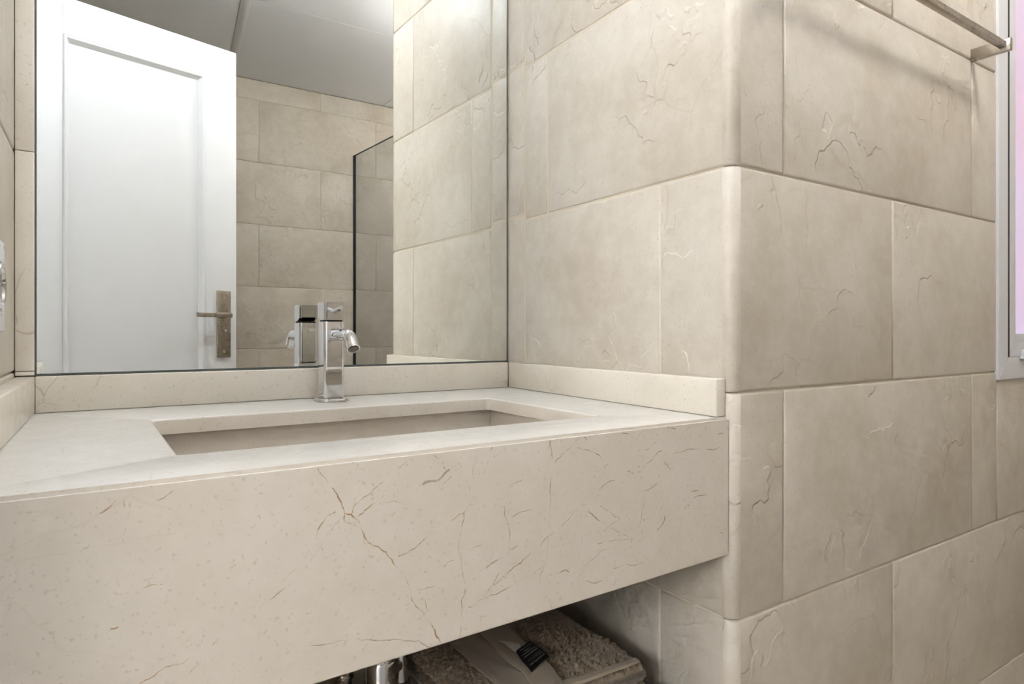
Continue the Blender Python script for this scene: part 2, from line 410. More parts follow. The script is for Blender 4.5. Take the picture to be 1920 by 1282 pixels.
trim = struct(box('trim_1', xleft(YM)-.002, XL_C-.002, YM-.004, YM+.0055, ZT+.001, CEIL-.001, M_GROUT))
for a, b in zip(zs, zs[1:]):
    box('stone_strip', xleft(YM)+.0004, XL_C-.0008, YM-.012, YM-.004, a+.0004, b-.0004, M_SPLASH, trim, bev=.0012)

# ------------------------------------------------------------------ vanity counter
YF, YB = .551, 1.0928
van = empty('vanity_counter', (.33, .82, ZC)); tag(van, 'cream marble vanity counter with deep front apron and sunken basin', 'vanity')
def slab():
    bm = bmesh.new(); th = .02
    out = [(xleft(YF)+.001, YF+.02), (xside(YF)-.001, YF+.02), (xside(YM)-.001, YM-.002), (xleft(YM)+.001, YM-.002)]
    hx0, hx1, hy0, hy1, r = .070, .571, .6545, .9355, .006
    inn = []
    for sx, sy, a in ((hx0, hy0, 180), (hx1, hy0, 270), (hx1, hy1, 0), (hx0, hy1, 90)):
        c = (sx+(r if sx == hx0 else -r), sy+(r if sy == hy0 else -r))
        for k in range(5):
            t = math.radians(a+90*k/4); inn.append((c[0]+r*math.cos(t), c[1]+r*math.sin(t)))
    O = [bm.verts.new((x, y, ZC)) for x, y in out]; I = [bm.verts.new((x, y, ZC)) for x, y in inn]
    tf = []
    for q in range(4):
        q2 = (q+1) % 4
        seg = I[q*5+2:q*5+5] + I[q2*5:q2*5+3]
        tf.append(bm.faces.new([O[q], O[q2]] + seg[::-1]))
    ex = bmesh.ops.extrude_face_region(bm, geom=tf)
    for v in [g for g in ex['geom'] if isinstance(g, bmesh.types.BMVert)]: v.co.z -= th
    bmesh.ops.recalc_face_normals(bm, faces=bm.faces)
    ed = [e for e in bm.edges if all(abs(v.co.z-ZC) < 1e-5 for v in e.verts) and len(e.link_faces) == 2 and abs(e.link_faces[0].normal.z) + abs(e.link_faces[1].normal.z) < 1.5]
    ed = [e for e in ed if not all(v.co.y < YF+.03 for v in e.verts) and not all(v.co.y > YM-.01 for v in e.verts) and not (abs(e.verts[0].co.y-e.verts[1].co.y) > .3 and (e.verts[0].co.x < 0 or e.verts[0].co.x > .6))]
    bmesh.ops.bevel(bm, geom=ed, offset=.003, segments=3, profile=.5, affect='EDGES')
    o_ = P(bm_obj('countertop', bm, M_TOP_LIT, van, ang=35)); o_.data.materials.append(M_COUNTER)
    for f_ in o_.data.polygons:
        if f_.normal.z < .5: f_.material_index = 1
    return o_
slab()
bm = bmesh.new()
xa, xb = xleft(YF)+.001, xside(YF)-.001
def zb(x): return H-.293-.0125*(xside(YF)-x)
hexa(bm, [(xa, YF, zb(xa)), (xb, YF, zb(xb)), (xb, YF+.02, zb(xb)), (xa, YF+.02, zb(xa)), (xa, YF, ZC), (xb, YF, ZC), (xb, YF+.02, ZC), (xa, YF+.02, ZC)])
bmesh.ops.recalc_face_normals(bm, faces=bm.faces)
bmesh.ops.bevel(bm, geom=[e for e in bm.edges if all(v.co.z < H-.25 for v in e.verts)], offset=.0015, segments=2, affect='EDGES')
bmesh.ops.bevel(bm, geom=[e for e in bm.edges if all(v.co.z > ZC-.001 and v.co.y < YF+.001 for v in e.verts)], offset=.0035, segments=4, affect='EDGES')
ap = P(bm_obj('apron', bm, M_COUNTER, van)); ap.data.materials.append(M_TOP_LIT)
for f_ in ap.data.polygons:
    if f_.normal.z > .8: f_.material_index = 1     # the paler tone with painted-in top light runs on over the apron
# natural cracks in the apron stone: (width in 0.1 mm, tone, then x,z pairs in 0.1 mm on the front face)
VEINS = [
    
    (9,0,1657,-1158,1687,-1214,1740,-1288,1793,-1355,1827,-1413,1863,-1494,1886,-1582,1949,-1599,2005,-1654,2053,-1770,2101,-1872,2200,-1929,2275,-1990,2317,-2054,2386,-2155,2455,-2233,2507,-2366,2525,-2467,2596,-2581,2704,-2689,2740,-2780,2824,-2968),
    (7,0,1816,-1556,1740,-1574,1687,-1641,1635,-1758,1569,-1865,1525,-1938,1431,-2000,1347,-2076),(7,0,1446,-2076,1347,-2141,1236,-2210,1154,-2240),
    (5,1,1878,-1603,1801,-1659,1755,-1727,1695,-1814,1620,-1905,1539,-1948),(7,0,2005,-1631,2101,-1568,2200,-1520,2267,-1450,2334,-1356,2420,-1231,2525,-1153),
    (6,0,1949,-1599,1973,-1533,2069,-1462,2167,-1398,2250,-1353),(6,0,2267,-1545,2386,-1552,2490,-1594),(5,0,2386,-1443,2394,-1500,2437,-1530),
    (13,1,2927,-1322,2870,-1349,2814,-1401,2722,-1405,2632,-1427),(6,0,2946,-1383,2870,-1441,2796,-1490),
    (7,0,2386,-2051,2507,-2018,2632,-1959,2740,-1896,2852,-1848,2984,-1794,3081,-1758,3179,-1661),
    (7,0,3081,-1758,3061,-1874,3022,-2020,3032,-2124,3051,-2212,3071,-2369,3100,-2478,3051,-2620,3051,-2773,3032,-2955),(7,1,1886,-1589,1894,-1659,1949,-1683,2005,-1669),
    (6,0,1894,-1697,1863,-1783),
    (6,1,1319,-2704,1431,-2670,1532,-2654,1635,-2666,1770,-2688,1878,-2686,1957,-2683,2037,-2727,2200,-2770,2334,-2798,2455,-2845,2596,-2875,2632,-2917,2713,-2971),
    (9,0,1554,-2379,1605,-2374,1642,-2393),(6,0,3120,-2140,3259,-2114,3360,-2098),(7,0,3199,-2379,3339,-2338,3505,-2283),
    (6,0,3120,-2696,3259,-2651,3380,-2626,3401,-2561,3494,-2422),(5,0,2833,-2237,2984,-2199),(6,1,3209,-1209,3189,-1327,3179,-1412,3219,-1503),
    (6,2,3401,-1141,3360,-1242,3339,-1318),(5,0,2750,-1152,2833,-1219,2880,-1317),(5,0,2542,-2390,2686,-2405,2833,-2412),(6,0,2596,-2418,2668,-2532,2722,-2677),
    (12,1,2490,-1408,2511,-1451),(9,2,1863,-1491,1883,-1543),(8,0,2351,-1263,2420,-1231),(6,0,3404,-1136,3366,-1238,3347,-1317),(7,0,4125,-1146,4146,-1252,4157,-1357),
    (7,0,4125,-1422,4146,-1528,4125,-1698,4125,-1871,4114,-2042,4103,-2213,4093,-2349,4050,-2478,3986,-2568,3997,-2690,4082,-2794,4146,-2930),
    (9,0,4818,-1830,4711,-1869,4594,-1906,4479,-1942,4411,-2003,4322,-2059,4190,-2115,4061,-2188,3955,-2272,3851,-2320,3749,-2384,3589,-2452,3395,-2542,3300,-2635),
    (7,0,4212,-2423,4061,-2463,3913,-2502,3769,-2539,3628,-2601,3491,-2629,3376,-2635),
    (8,0,3569,-1656,3550,-1768,3579,-1921,3619,-2077,3609,-2191,3550,-2246,3452,-2301,3319,-2356),(8,0,3550,-2230,3729,-2196),
    (7,2,4548,-1935,4711,-2023,4830,-2123,4927,-2185),(7,0,4830,-2251,4976,-2202,5138,-2145,4976,-2045,4830,-1941),(6,0,4855,-2091,5075,-2070),
    (6,0,4976,-2230,5151,-2306,5304,-2379),(6,0,4783,-2370,5051,-2372,5304,-2389),(6,0,4125,-1422,4277,-1335,4434,-1236,4548,-1149),
    (7,0,4479,-1249,4618,-1299,4759,-1349,4879,-1453),(9,2,5227,-1604,5330,-1645,5487,-1616,5621,-1535,5730,-1449,5840,-1421),
    (6,2,5382,-1461,5514,-1398,5648,-1344,5757,-1276),(9,2,5896,-1151,6067,-1195),(8,2,6010,-1498,6183,-1476,6361,-1463,6543,-1461,6729,-1511,6888,-1474),
    (6,0,5840,-1559,5925,-1647,5981,-1684),(6,0,4735,-1782,4879,-1728,5051,-1695,5100,-1664),(7,0,5514,-1926,5487,-2114,5447,-2261,5421,-2304),
    (7,0,5487,-2210,5689,-2223),(7,2,5730,-2376,5840,-2306,5868,-2212),(7,0,4234,-2585,4344,-2572,4457,-2630,4502,-2675),(9,2,5026,-2692,5126,-2693,5163,-2654),
    (6,0,5201,-2671,5356,-2730,5514,-2713),(5,0,4594,-2748,4735,-2796,4855,-2795),(6,0,3648,-1899,3789,-1854,3934,-1817),(5,0,4525,-2609,4735,-2525,4976,-2442),
    (5,1,5026,-2896,5075,-2832,5151,-2885,5330,-2943),(8,0,6331,-1999,6482,-1999),(7,0,6361,-2085,6635,-2082),(6,2,5356,-1278,5434,-1209,5514,-1158),
    (6,0,3658,-1552,3830,-1481),(6,0,4711,-1616,4879,-1526,5026,-1469),(9,2,6257,-2155,6346,-2164),(8,2,6888,-2603,6969,-2638),(6,0,5487,-1884,5702,-1826,5840,-1775),
    (6,2,4594,-1153,4641,-1193),(7,2,5514,-2329,5554,-2423),(7,0,6451,-1462,6512,-1303),(6,2,6635,-1377,6761,-1304,6953,-1300),(6,0,6154,-1292,6331,-1166),
    (7,2,5304,-1197,5151,-1165),(5,1,245,-1177,237,-1286),(5,1,243,-1434,229,-1505,229,-1554),(7,0,182,-1223,131,-1276,80,-1304),(6,0,395,-2126,439,-2099),
    (7,0,330,-2600,406,-2579,505,-2526,618,-2533,665,-2507),(6,0,665,-2623,758,-2533),(6,0,352,-1837,439,-1830),(5,0,352,-1899,494,-1898),(10,1,-223,-1717,-175,-1725),
    (9,0,740,-1785,776,-1790),(6,1,746,-2121,782,-2110),(6,0,151,-2152,203,-2147),(6,1,723,-1941,788,-1981),(7,0,-194,-2436,-137,-2407),(10,0,-451,-1543,-380,-1517),
    (6,0,830,-2448,866,-2419),(5,0,439,-1266,561,-1201),
]
VM = [M_VEIN_BROWN, M_VEIN_GREY, M_VEIN_DARK]
def rough_line(p, amp, depth=3):
    for _ in range(depth):
        q = [p[0]]
        for a, b in zip(p, p[1:]):
            L_ = math.hypot(b[0]-a[0], b[1]-a[1]); m = amp*L_*random.uniform(-1, 1)
            q += [((a[0]+b[0])/2-(b[1]-a[1])/(L_+1e-9)*m, (a[1]+b[1])/2+(b[0]-a[0])/(L_+1e-9)*m), b]
        p = q
    return p
vbm = [bmesh.new() for _ in VM]
for w_, c_, *xy in VEINS:
    p = rough_line([(xy[i]*1e-4, xy[i+1]*1e-4) for i in range(0, len(xy), 2)], .10)
    n = len(p)-1; bm = vbm[c_]; prev = None; ww = 1.0
    for i, (x, z) in enumerate(p):
        a, b = p[max(i-1, 0)], p[min(i+1, n)]; L_ = math.hypot(b[0]-a[0], b[1]-a[1])+1e-9
        ww = min(1.5, max(.35, ww+random.uniform(-.35, .35)))
        hw = w_*.58e-4*ww*(1 if 0 < i < n else .15)
        nx_, nz_ = -(b[1]-a[1])/L_*hw, (b[0]-a[0])/L_*hw
        zmin = zb(x)-H+.002
        cur = [bm.verts.new((min(x+s_*nx_, xb-.0005), YF-.00006, H+min(max(z+s_*nz_, zmin), -.1150))) for s_ in (-1, 1)]
        if prev: bm.faces.new((prev[0], prev[1], cur[1], cur[0]))
        prev = cur
for bm, m_ in zip(vbm, VM): tag(P(bm_obj('stone_veining', bm, m_, van, sm=False)), kind='stuff')
P(prism('backsplash', [(XL_C, YB), (.7135, YB), (.7135, YM-.0008), (XL_C, YM-.0008)], ZC+.0003, ZT, M_SPLASH, van, bev=.0016))
P(prism('side_splash', [(.687, .5555), (xside(.5555)-.0005, .5555), (xside(YB)-.0005, YB), (.7135, YB)], ZC+.0003, ZT, M_SPLASH, van, bev=.0018))
P(prism('side_splash', [(xleft(.56)+.0005, .56), (XL_C-.015, .56), (XL_C, YB), (xleft(YB)+.0005, YM-.001), (xleft(YB)+.0005, YB)], ZC+.0003, ZT, M_SPLASH, van, bev=.0018))
# basin: stone panels under the cut-out, sloping floor, slot drain
bx0, bx1, by0, by1, bz0, bz1 = .060, .581, .6445, .9455, ZC-.135, ZC-.0206
bas = P(box('basin_floor', bx0-.018, bx1+.018, by0-.018, by1+.018, bz0-.018, bz0, M_COUNTER, van, bev=.001))
for n_, a in (('basin_wall', (bx0-.018, bx1+.018, by1, by1+.018)), ('basin_wall', (bx0-.018, bx1+.018, by0-.018, by0)), ('basin_wall', (bx0-.018, bx0, by0, by1)), ('basin_wall', (bx1, bx1+.018, by0, by1))):
    P(box(n_, *a, bz0, bz1, M_COUNTER, van, bev=.0008))
bm = bmesh.new(); lathe(bm, [(.033, 0), (.033, .002), (.030, .0035), (.022, .003), (.021, .001)], (.33, .80, bz0), 32)
P(bm_obj('drain', bm, M_CHROME, van))

# ------------------------------------------------------------------ faucet
TX, TY = .333, 1.036
fa = empty('basin_faucet', (TX, TY, ZC+.0003)); tag(fa, 'square chrome basin faucet with curved spout behind the sink', 'faucet')
def chamfer_rect(w, d, c): return [(-w/2+c, -d/2), (w/2-c, -d/2), (w/2, -d/2+c), (w/2, d/2-c), (w/2-c, d/2), (-w/2+c, d/2), (-w/2, d/2-c), (-w/2, -d/2+c)]
bw, bd = .0335, .0365
prism('base_plate', chamfer_rect(.050, .052, .010), 0, .0045, M_CHROME, fa, bev=.0008, top=chamfer_rect(.047, .049, .009))
body = prism('body', rrect(bw, bd, .0055), .0045, .128, M_CHROME, fa, bev=.0006)
prism('collar', rrect(bw-.004, bd-.004, .006), .128, .1305, M_DARK, fa)
# head: square block, underside cut up towards the mirror side
bm = bmesh.new()
prof = [(-.0185, .131), (.004, .131), (.0225, .1375), (.0225, .1595), (-.0185, .1595)]
lo = [bm.verts.new((-bw/2+.0005, y, z)) for y, z in prof]; hi = [bm.verts.new((bw/2-.0005, y, z)) for y, z in prof]
bm.faces.new(lo); bm.faces.new(hi[::-1])
for i in range(5): bm.faces.new((lo[i], lo[(i+1) % 5], hi[(i+1) % 5], hi[i]))
bmesh.ops.recalc_face_normals(bm, faces=bm.faces)
bmesh.ops.bevel(bm, geom=[e for e in bm.edges if abs(e.verts[0].co.z-e.verts[1].co.z) > .015], offset=.0045, segments=5, affect='EDGES')
bmesh.ops.bevel(bm, geom=[e for e in bm.edges if all(v.co.z > .159 for v in e.verts)], offset=.0008, segments=2, affect='EDGES')
head = bm_obj('handle_head', bm, M_CHROME, fa)
bm = bmesh.new(); tube(bm, [(0, -.015, .1435), (0, -.0500, .1490)], .0036, 20)
bmesh.ops.bevel(bm, geom=[e for e in bm.edges if len(e.link_faces) == 2 and any(len(f.verts) > 6 for f in e.link_faces)], offset=.0006, segments=2, affect='EDGES')
bm_obj('lever_pin', bm, M_CHROME, head, ang=30)
bm = bmesh.new(); lathe(bm, [(.0062, -.0187), (.0062, -.0178)], (0, 0, .144), 24, Matrix.Rotation(math.radians(-90), 3, 'X') @ Matrix.Scale(-1, 3, (0, 0, 1)))
bm_obj('pin_seat', bm, M_DARK, head)
# spout
pts = []; zc_s = .107; R_ = .025
for k in range(5): pts.append((0, -.014 - .062*k/4, zc_s))
cy_ = -.076
for k in range(1, 11):
    a = math.radians(52*k/10); pts.append((0, cy_-R_*math.sin(a), zc_s-R_*(1-math.cos(a))))
d_ = Vector((0, -math.cos(math.radians(52)), -math.sin(math.radians(52)))); e_ = Vector(pts[-1])
pts += [tuple(e_+d_*.008), tuple(e_+d_*.014)]
bm = bmesh.new(); tube(bm, pts, .0092, 28); sp = bm_obj('spout', bm, M_CHROME, fa, ang=50)
tip = e_+d_*.014
bm = bmesh.new(); tube(bm, [tip-d_*.003, tip-d_*.001, tip+d_*.0006], [.0094, .0101, .0099], 28); bm_obj('spout_lip', bm, M_CHROME, sp, ang=60)
bm = bmesh.new(); tube(bm, [tip+d_*.0003, tip+d_*.0011], .0082, 24); bm_obj('aerator', bm, M_AER, sp, ang=30)
bm = bmesh.new(); ah = Vector((1, 0, 0)); bh = d_.cross(ah)
for i in range(-3, 4):
    L = math.sqrt(max(.0078**2-(i*.0022)**2, 0))
    for A, B in ((ah, bh), (bh, ah)):
        c0 = tip+d_*.0012+A*(i*.0022); tube(bm, [c0-B*L, c0+B*L], .0004, 5)
bm_obj('aerator_mesh', bm, M_STEEL, sp)
bm = bmesh.new(); tube(bm, [(0, -.0183, zc_s), (0, -.0195, zc_s)], .0112, 28); bm_obj('spout_collar', bm, M_CHROME, sp, ang=30)

# ------------------------------------------------------------------ door (seen in the mirror, behind the camera)
DA = math.radians(180-15.445)                # leaf direction from latch edge towards the hinge
door = empty('door_1', (.439, -.190, 0), DA); tag(door, kind='structure')
# local: +x towards the hinge, face towards -y (world mirror side)
DW, DZ = .62, H+.9725; th = .036
def dpart(name, x0, x1, z0, z1, y0=0, y1=th, bev=.0012, mat=None, par=None): return box(name, x0, x1, y0, y1, z0, z1, mat or M_DOOR, par or door, bev=bev)
ST = .108; PB = H-.150; LR0, LR1 = .22, H-.27
dpart('stile', 0, ST, .008, DZ); dpart('stile', DW-ST, DW, .008, DZ)
dpart('rail', ST, DW-ST, H+.8635, DZ); dpart('rail', ST, DW-ST, LR1, PB); dpart('rail', ST, DW-ST, .008, LR0)
def moulding(x0, x1, z0, z1):
    pr = [(0, .001), (.003, -.006), (.009, -.005), (.018, .011), (.018, .016), (0, .016)]
    corners = [(x0, z0, 1, 1), (x1, z0, -1, 1), (x1, z1, -1, -1), (x0, z1, 1, -1)]
    for i in range(4):
        bm = bmesh.new(); A, B = corners[i], corners[(i+1) % 4]
        ra = [bm.verts.new((A[0]+A[2]*o, y, A[1]+A[3]*o)) for o, y in pr]; rb = [bm.verts.new((B[0]+B[2]*o, y, B[1]+B[3]*o)) for o, y in pr]
        for k in range(6): bm.faces.new((ra[k], ra[(k+1) % 6], rb[(k+1) % 6], rb[k]))
        bm.faces.new(ra); bm.faces.new(rb[::-1])
        bm_obj('moulding', bm, M_DOOR, door, ang=25)
for z0, z1 in ((PB, H+.8635), (LR0, LR1)):
    dpart('panel', ST, DW-ST, z0, z1, .012, .026, bev=0); moulding(ST, DW-ST, z0, z1)
# handle set
plate = box('handle_plate', .023, .070, -.009, 0, H-.086, H+.143, M_STEEL, door, bev=.0022, seg=2)
def cyl(name, c0, c1, r, mat, par, n=24):
    bm = bmesh.new(); tube(bm, [c0, c1], r, n); return bm_obj(name, bm, mat, par, ang=30)
for z in (H+.121, H-.066):
    s_ = cyl('screw', (.0465, -.0085, z), (.0465, -.0100, z), .0040, M_CHROME, plate); box('screw_slot', .0440, .0490, -.0104, -.0098, z-.0006, z+.0006, M_DARK, plate)
cyl('lever_neck', (.047, -.008, H+.057), (.047, -.040, H+.057), .0095, M_STEEL, plate)
box('lever', .034, .150, -.046, -.034, H+.0505, H+.0655, M_STEEL, plate, bev=.0015)
cyl('lock_rose', (.0465, -.008, H+.006), (.0465, -.013, H+.006), .0095, M_STEEL, plate)
box('thumb_turn', .0425, .0505, -.024, -.012, H+.002, H+.010, M_CHROME, plate, bev=.003, seg=3)
for z in (.25, 1.05, 1.80): cyl('hinge', (DW+.003, .004, z), (DW+.003, .004, z+.09), .006, M_STEEL, door)

# ------------------------------------------------------------------ window
win = empty('window_1', (WIN['x0'], YW, H+WIN['z0'])); tag(win, kind='structure')
def wpart(name, x0, x1, y0, y1, z0, z1, mat, bev=.0012, par=None): return P(box(name, x0, x1, YW+y0, YW+y1, H+z0, H+z1, mat, par or win, bev=bev))
def ring_frame(name, x0, x1, z0, z1, wd, y0, y1, mat):
    # four mitred members
    cs = [(x0, z0, 1, 1), (x1, z0, -1, 1), (x1, z1, -1, -1), (x0, z1, 1, -1)]
    for i in range(4):
        bm = bmesh.new(); A, B = cs[i], cs[(i+1) % 4]
        a = [(A[0], YW+y1, H+A[1]), (A[0], YW+y0, H+A[1]), (A[0]+A[2]*wd, YW+y0, H+A[1]+A[3]*wd), (A[0]+A[2]*wd, YW+y1, H+A[1]+A[3]*wd)]
        b = [(B[0], YW+y1, H+B[1]), (B[0], YW+y0, H+B[1]), (B[0]+B[2]*wd, YW+y0, H+B[1]+B[3]*wd), (B[0]+B[2]*wd, YW+y1, H+B[1]+B[3]*wd)]
        hexa(bm, a+b); bmesh.ops.recalc_face_normals(bm, faces=bm.faces)
        bmesh.ops.bevel(bm, geom=list(bm.edges), offset=.001, segments=2, affect='EDGES')
        P(bm_obj(name, bm, mat, win))
wx0, wx1, wz0, wz1 = WIN['x0'], WIN['x1'], WIN['z0'], WIN['z1']
ring_frame('frame', wx0, wx1, wz0, wz1, .046, -.005, .05, M_ALU)
wpart('gasket', wx0+.0455, wx0+.0525, -.0051, .03, wz0+.0455, wz1-.0455, M_RUBBER, 0)
ring_frame('sash', wx0+.0520, wx1-.0520, wz0+.046, wz1-.046, .030, -.0056, .03, M_ALU)
wpart('bead', wx0+.081, wx1-.081, -.003, .002, wz0+.075, wz0+.094, M_ALU)
wpart('pane', wx0+.078, wx1-.078, .003, .009, wz0+.072, wz1-.072, M_FROST, 0)
hx = wx0+.105
P(box('stay_bracket', hx, hx+.05, YW-.018, YW-.005, H+wz0+.040, H+wz0+.047, M_ALU, win, bev=.001))
bm = bmesh.new(); tube(bm, [(hx+.012, YW-.006, H+wz0+.052), (hx+.012, YW-.022, H+wz0+.052)], .008, 20); P(bm_obj('stay_knob', bm, M_ALU, win, ang=30))
bm = bmesh.new(); tube(bm, [(hx+.012, YW-.021, H+wz0+.052), (hx+.012, YW-.0225, H+wz0+.052)], .005, 20); P(bm_obj('stay_pin', bm, M_RUBBER, win, ang=30))

# ------------------------------------------------------------------ towel rail
RX0, RX1, RZ_ = .822, 1.413, H+.528
rail = empty('towel_rail', (RX1, YW, RZ_)); tag(rail, 'square satin nickel towel rail on the tiled wall beside the window', 'towel rail')
for x in (RX0, RX1): P(box('post', x-.005, x+.005, YW-.064, YW+.0005, RZ_-.0115, RZ_+.0115, M_STEEL, rail, bev=.0012))
P(box('bar', RX0+.005, RX1-.005, YW-.058, YW-.047, RZ_-.0055, RZ_+.0055, M_STEEL, rail, bev=.001))

# ------------------------------------------------------------------ shower screen (seen in the mirror)
gd = Vector((.079, 1, 0)).normalized(); ang = math.atan2(gd.y, gd.x)
scr = empty('shower_screen', (1.174, YR+.002, 0), ang); tag(scr, 'frameless grey glass shower screen fixed to the rear tiled wall', 'shower screen')
box('glass_panel', .006, .85, -.004, .004, .01, H+.922, M_GLASS, scr, bev=.0008)
box('wall_seal', 0, .0062, -.006, .006, .01, H+.924, M_RUBBER, scr)
box('top_edge', .006, .85, -.0042, .0042, H+.922, H+.9245, M_MEDGE, scr)

# ------------------------------------------------------------------ wall plate at the left edge
pl = empty('wall_outlet', (xleft(.90), .90, H+.052)); tag(pl, 'white wall plate with chrome ring on the left niche wall', 'outlet'); pl.rotation_euler = (0, 0, -math.pi/2-.019)
# local +y points out of the wall, +x away from the mirror
RX = Matrix.Rotation(math.radians(-90), 3, 'X')
box('cover_plate', -.049, .080, 0, .005, -.0515, .0515, M_PLATE, pl, bev=.002)
bm = bmesh.new(); lathe(bm, [(.0265, 0), (.028, .001), (.0282, .0035), (.0265, .005), (.023, .0045), (.0215, .002)], (.012, .005, -.002), 48, RX)
bm_obj('chrome_ring', bm, M_CHROME, pl)
bm = bmesh.new(); lathe(bm, [(.022, 0), (.021, .002)], (.012, .005, -.002), 32, RX); bm_obj('socket_face', bm, M_PLATE, pl, ang=30)

# ------------------------------------------------------------------ under the counter: shelf, trap, hose, towels
SH = .42
shelf = box('lower_shelf', xleft(.6)+.003, xside(.6)-.003, .60, YM-.003, SH-.03, SH, M_SHELF, None, bev=.002); tag(shelf, 'pale shelf board under the vanity counter', 'shelf')
trap = empty('bottle_trap', (.344, .85, H-.52)); tag(trap, 'polished chrome bottle trap hanging under the basin', 'drain trap')
def lat(name, prof, c, par, mat=None, n=40): bm = bmesh.new(); lathe(bm, prof, c, n); return P(bm_obj(name, bm, mat or M_CHROME, par, ang=35))
tx, ty = .344, .85
lat('tailpiece', [(.016, H-.44), (.016, ZC-.154)], (tx, ty, 0), trap)
lat('top_nut', [(.015, H-.436), (.0235, H-.438), (.0240, H-.450), (.0215, H-.453)], (tx, ty, 0), trap)
lat('cup', [(.0195, H-.580), (.0235, H-.575), (.0235, H-.500), (.0220, H-.4990), (.0220, H-.4975), (.0235, H-.4965), (.0235, H-.458), (.0205, H-.452)], (tx, ty, 0), trap)
bm = bmesh.new(); ox, oy = .3785, .866
tube(bm, [(tx, ty, H-.475), (ox-.006, oy-.003, H-.475)], .011, 24); P(bm_obj('outlet_elbow', bm, M_CHROME, trap, ang=30))
lat('outlet_pipe', [(.0122, H-.50), (.0122, H-.36), (.0105, H-.358)], (ox, oy, 0), trap)
lat('outlet_nut', [(.0125, H-.530), (.0170, H-.528), (.0170, H-.506), (.0150, H-.502), (.0125, H-.501)], (ox, oy, 0), trap)
hose = empty('flexible_hose', (.27, .90, H-.50)); tag(hose, 'ribbed metal flexible hose beside the bottle trap', 'hose')
bm = bmesh.new()
hp, hr = [], []
p0, p1 = Vector((.345, .93, ZC-.16)), Vector((.262, .86, H-.60))
n_ = 150
for k in range(n_+1):
    t = k/n_; q = p0.lerp(p1, t); q.x += .012*math.sin(math.pi*t); hp.append(q); hr.append(.0125+.0012*math.sin(t*math.pi*2*38))
tube(bm, hp, hr, 18); P(bm_obj('ribbed_tube', bm, M_STEEL, hose, ang=80))
lat('hose_nut', [(.012, H-.622), (.016, H-.620), (.016, H-.598), (.012, H-.596)], (.262, .86, 0), hose)

# towels: folded slabs with soft rounded folds and a lumpy surface
from mathutils import noise as mn
def folded(name, poly_x0, poly_x1, y0, y1, z0, z1, mat, parent, nx=90, ny=110, r=None, lump=.004, pile=.0, seed=0, topfn=None, skew=0):
    bm = bmesh.new(); r = r or (z1-z0)/2
    # closed cross-section across x (stadium), swept along y with soft ends
    prof = []
    hw = (poly_x1-poly_x0)/2; cxm = (poly_x0+poly_x1)/2; hz = (z1-z0)/2; cz = (z0+z1)/2; r = min(r, hz)
    m = 14
    def arc(cx_, cz_, a0, a1):
        return [(cx_+r*math.cos(a0+(a1-a0)*k/m), cz_+r*math.sin(a0+(a1-a0)*k/m)) for k in range(m+1)]
    prof += arc(hw-r, -hz+r, -math.pi/2, 0) + arc(hw-r, hz-r, 0, math.pi/2)
    prof += [(hw-r-(2*hw-2*r)*k/nx, hz) for k in range(1, nx)]
    prof += arc(-hw+r, hz-r, math.pi/2, math.pi) + arc(-hw+r, -hz+r, math.pi, 1.5*math.pi)
    rings = []
    for j in range(ny+1):
        t = j/ny; y = y0+(y1-y0)*t
        e = min(t, 1-t)*(y1-y0); s = 1-.55*max(0, 1-e/r)**2.2
        ring = []
        for x, z in prof:
            xx = cxm+x*(1-.02*(1-s))+skew*(y-y0); zz = cz+z*s
            if topfn and z > 0: zz += topfn(xx, y)*min(1, z/hz)
            n = mn.noise(Vector((xx*18, y*18, zz*18+seed)))*lump
            p_ = mn.noise(Vector((xx*330, y*330, zz*330+seed)))*pile + mn.noise(Vector((xx*150, y*150, zz*150+seed)))*pile
            k = math.hypot(x/hw, z/hz) or 1
            ring.append(bm.verts.new((xx+(n+p_)*x/hw/k, y, zz+(n+p_)*(z/hz)/k)))
        rings.append(ring)
    N = len(prof)
    for a, b in zip(rings, rings[1:]):
        for k in range(N): bm.faces.new((a[k], a[(k+1) % N], b[(k+1) % N], b[k]))
    bm.faces.new(rings[0][::-1]); bm.faces.new(rings[-1])
    o = bm_obj(name, bm, mat, parent, ang=180)
    if parent: P(o)
    return o
TZ = H-.457                                   # top of the pile
wt = empty('folded_towel', (.55, .75, SH)); tag(wt, 'pale folded towel lying under the taupe towel on the shelf', 'towel')
folded('lower_fold', .408, .690, .575, .97, SH+.004, SH+.057, M_WHITET, wt, 30, 40, lump=.004, seed=3)
folded('upper_fold', .410, .684, .580, .96, SH+.058, TZ-.076, M_WHITET, wt, 30, 40, lump=.004, seed=9)
tt = empty('bath_towel', (.52, .78, TZ-.066)); tag(tt, 'taupe terry bath towel with black care label, on top of the towel pile', 'towel')
def hump(x, y): return .004*math.exp(-((x-.57)/.07)**2-((y-.80)/.12)**2) - .012*max(0, (.43-x)/.06)
folded('lower_fold', .410, .664, .600, .955, TZ-.071, TZ-.034, M_TERRY, tt, 160, 240, lump=.004, pile=.0028, seed=21)
folded('upper_fold', .403, .655, .648, .950, TZ-.036, TZ, M_TERRY, tt, 260, 320, lump=.004, pile=.0034, seed=33, topfn=hump)
def topz(x, y): return TZ+hump(x, y)+mn.noise(Vector((x*18, y*18, TZ*18+33)))*.004
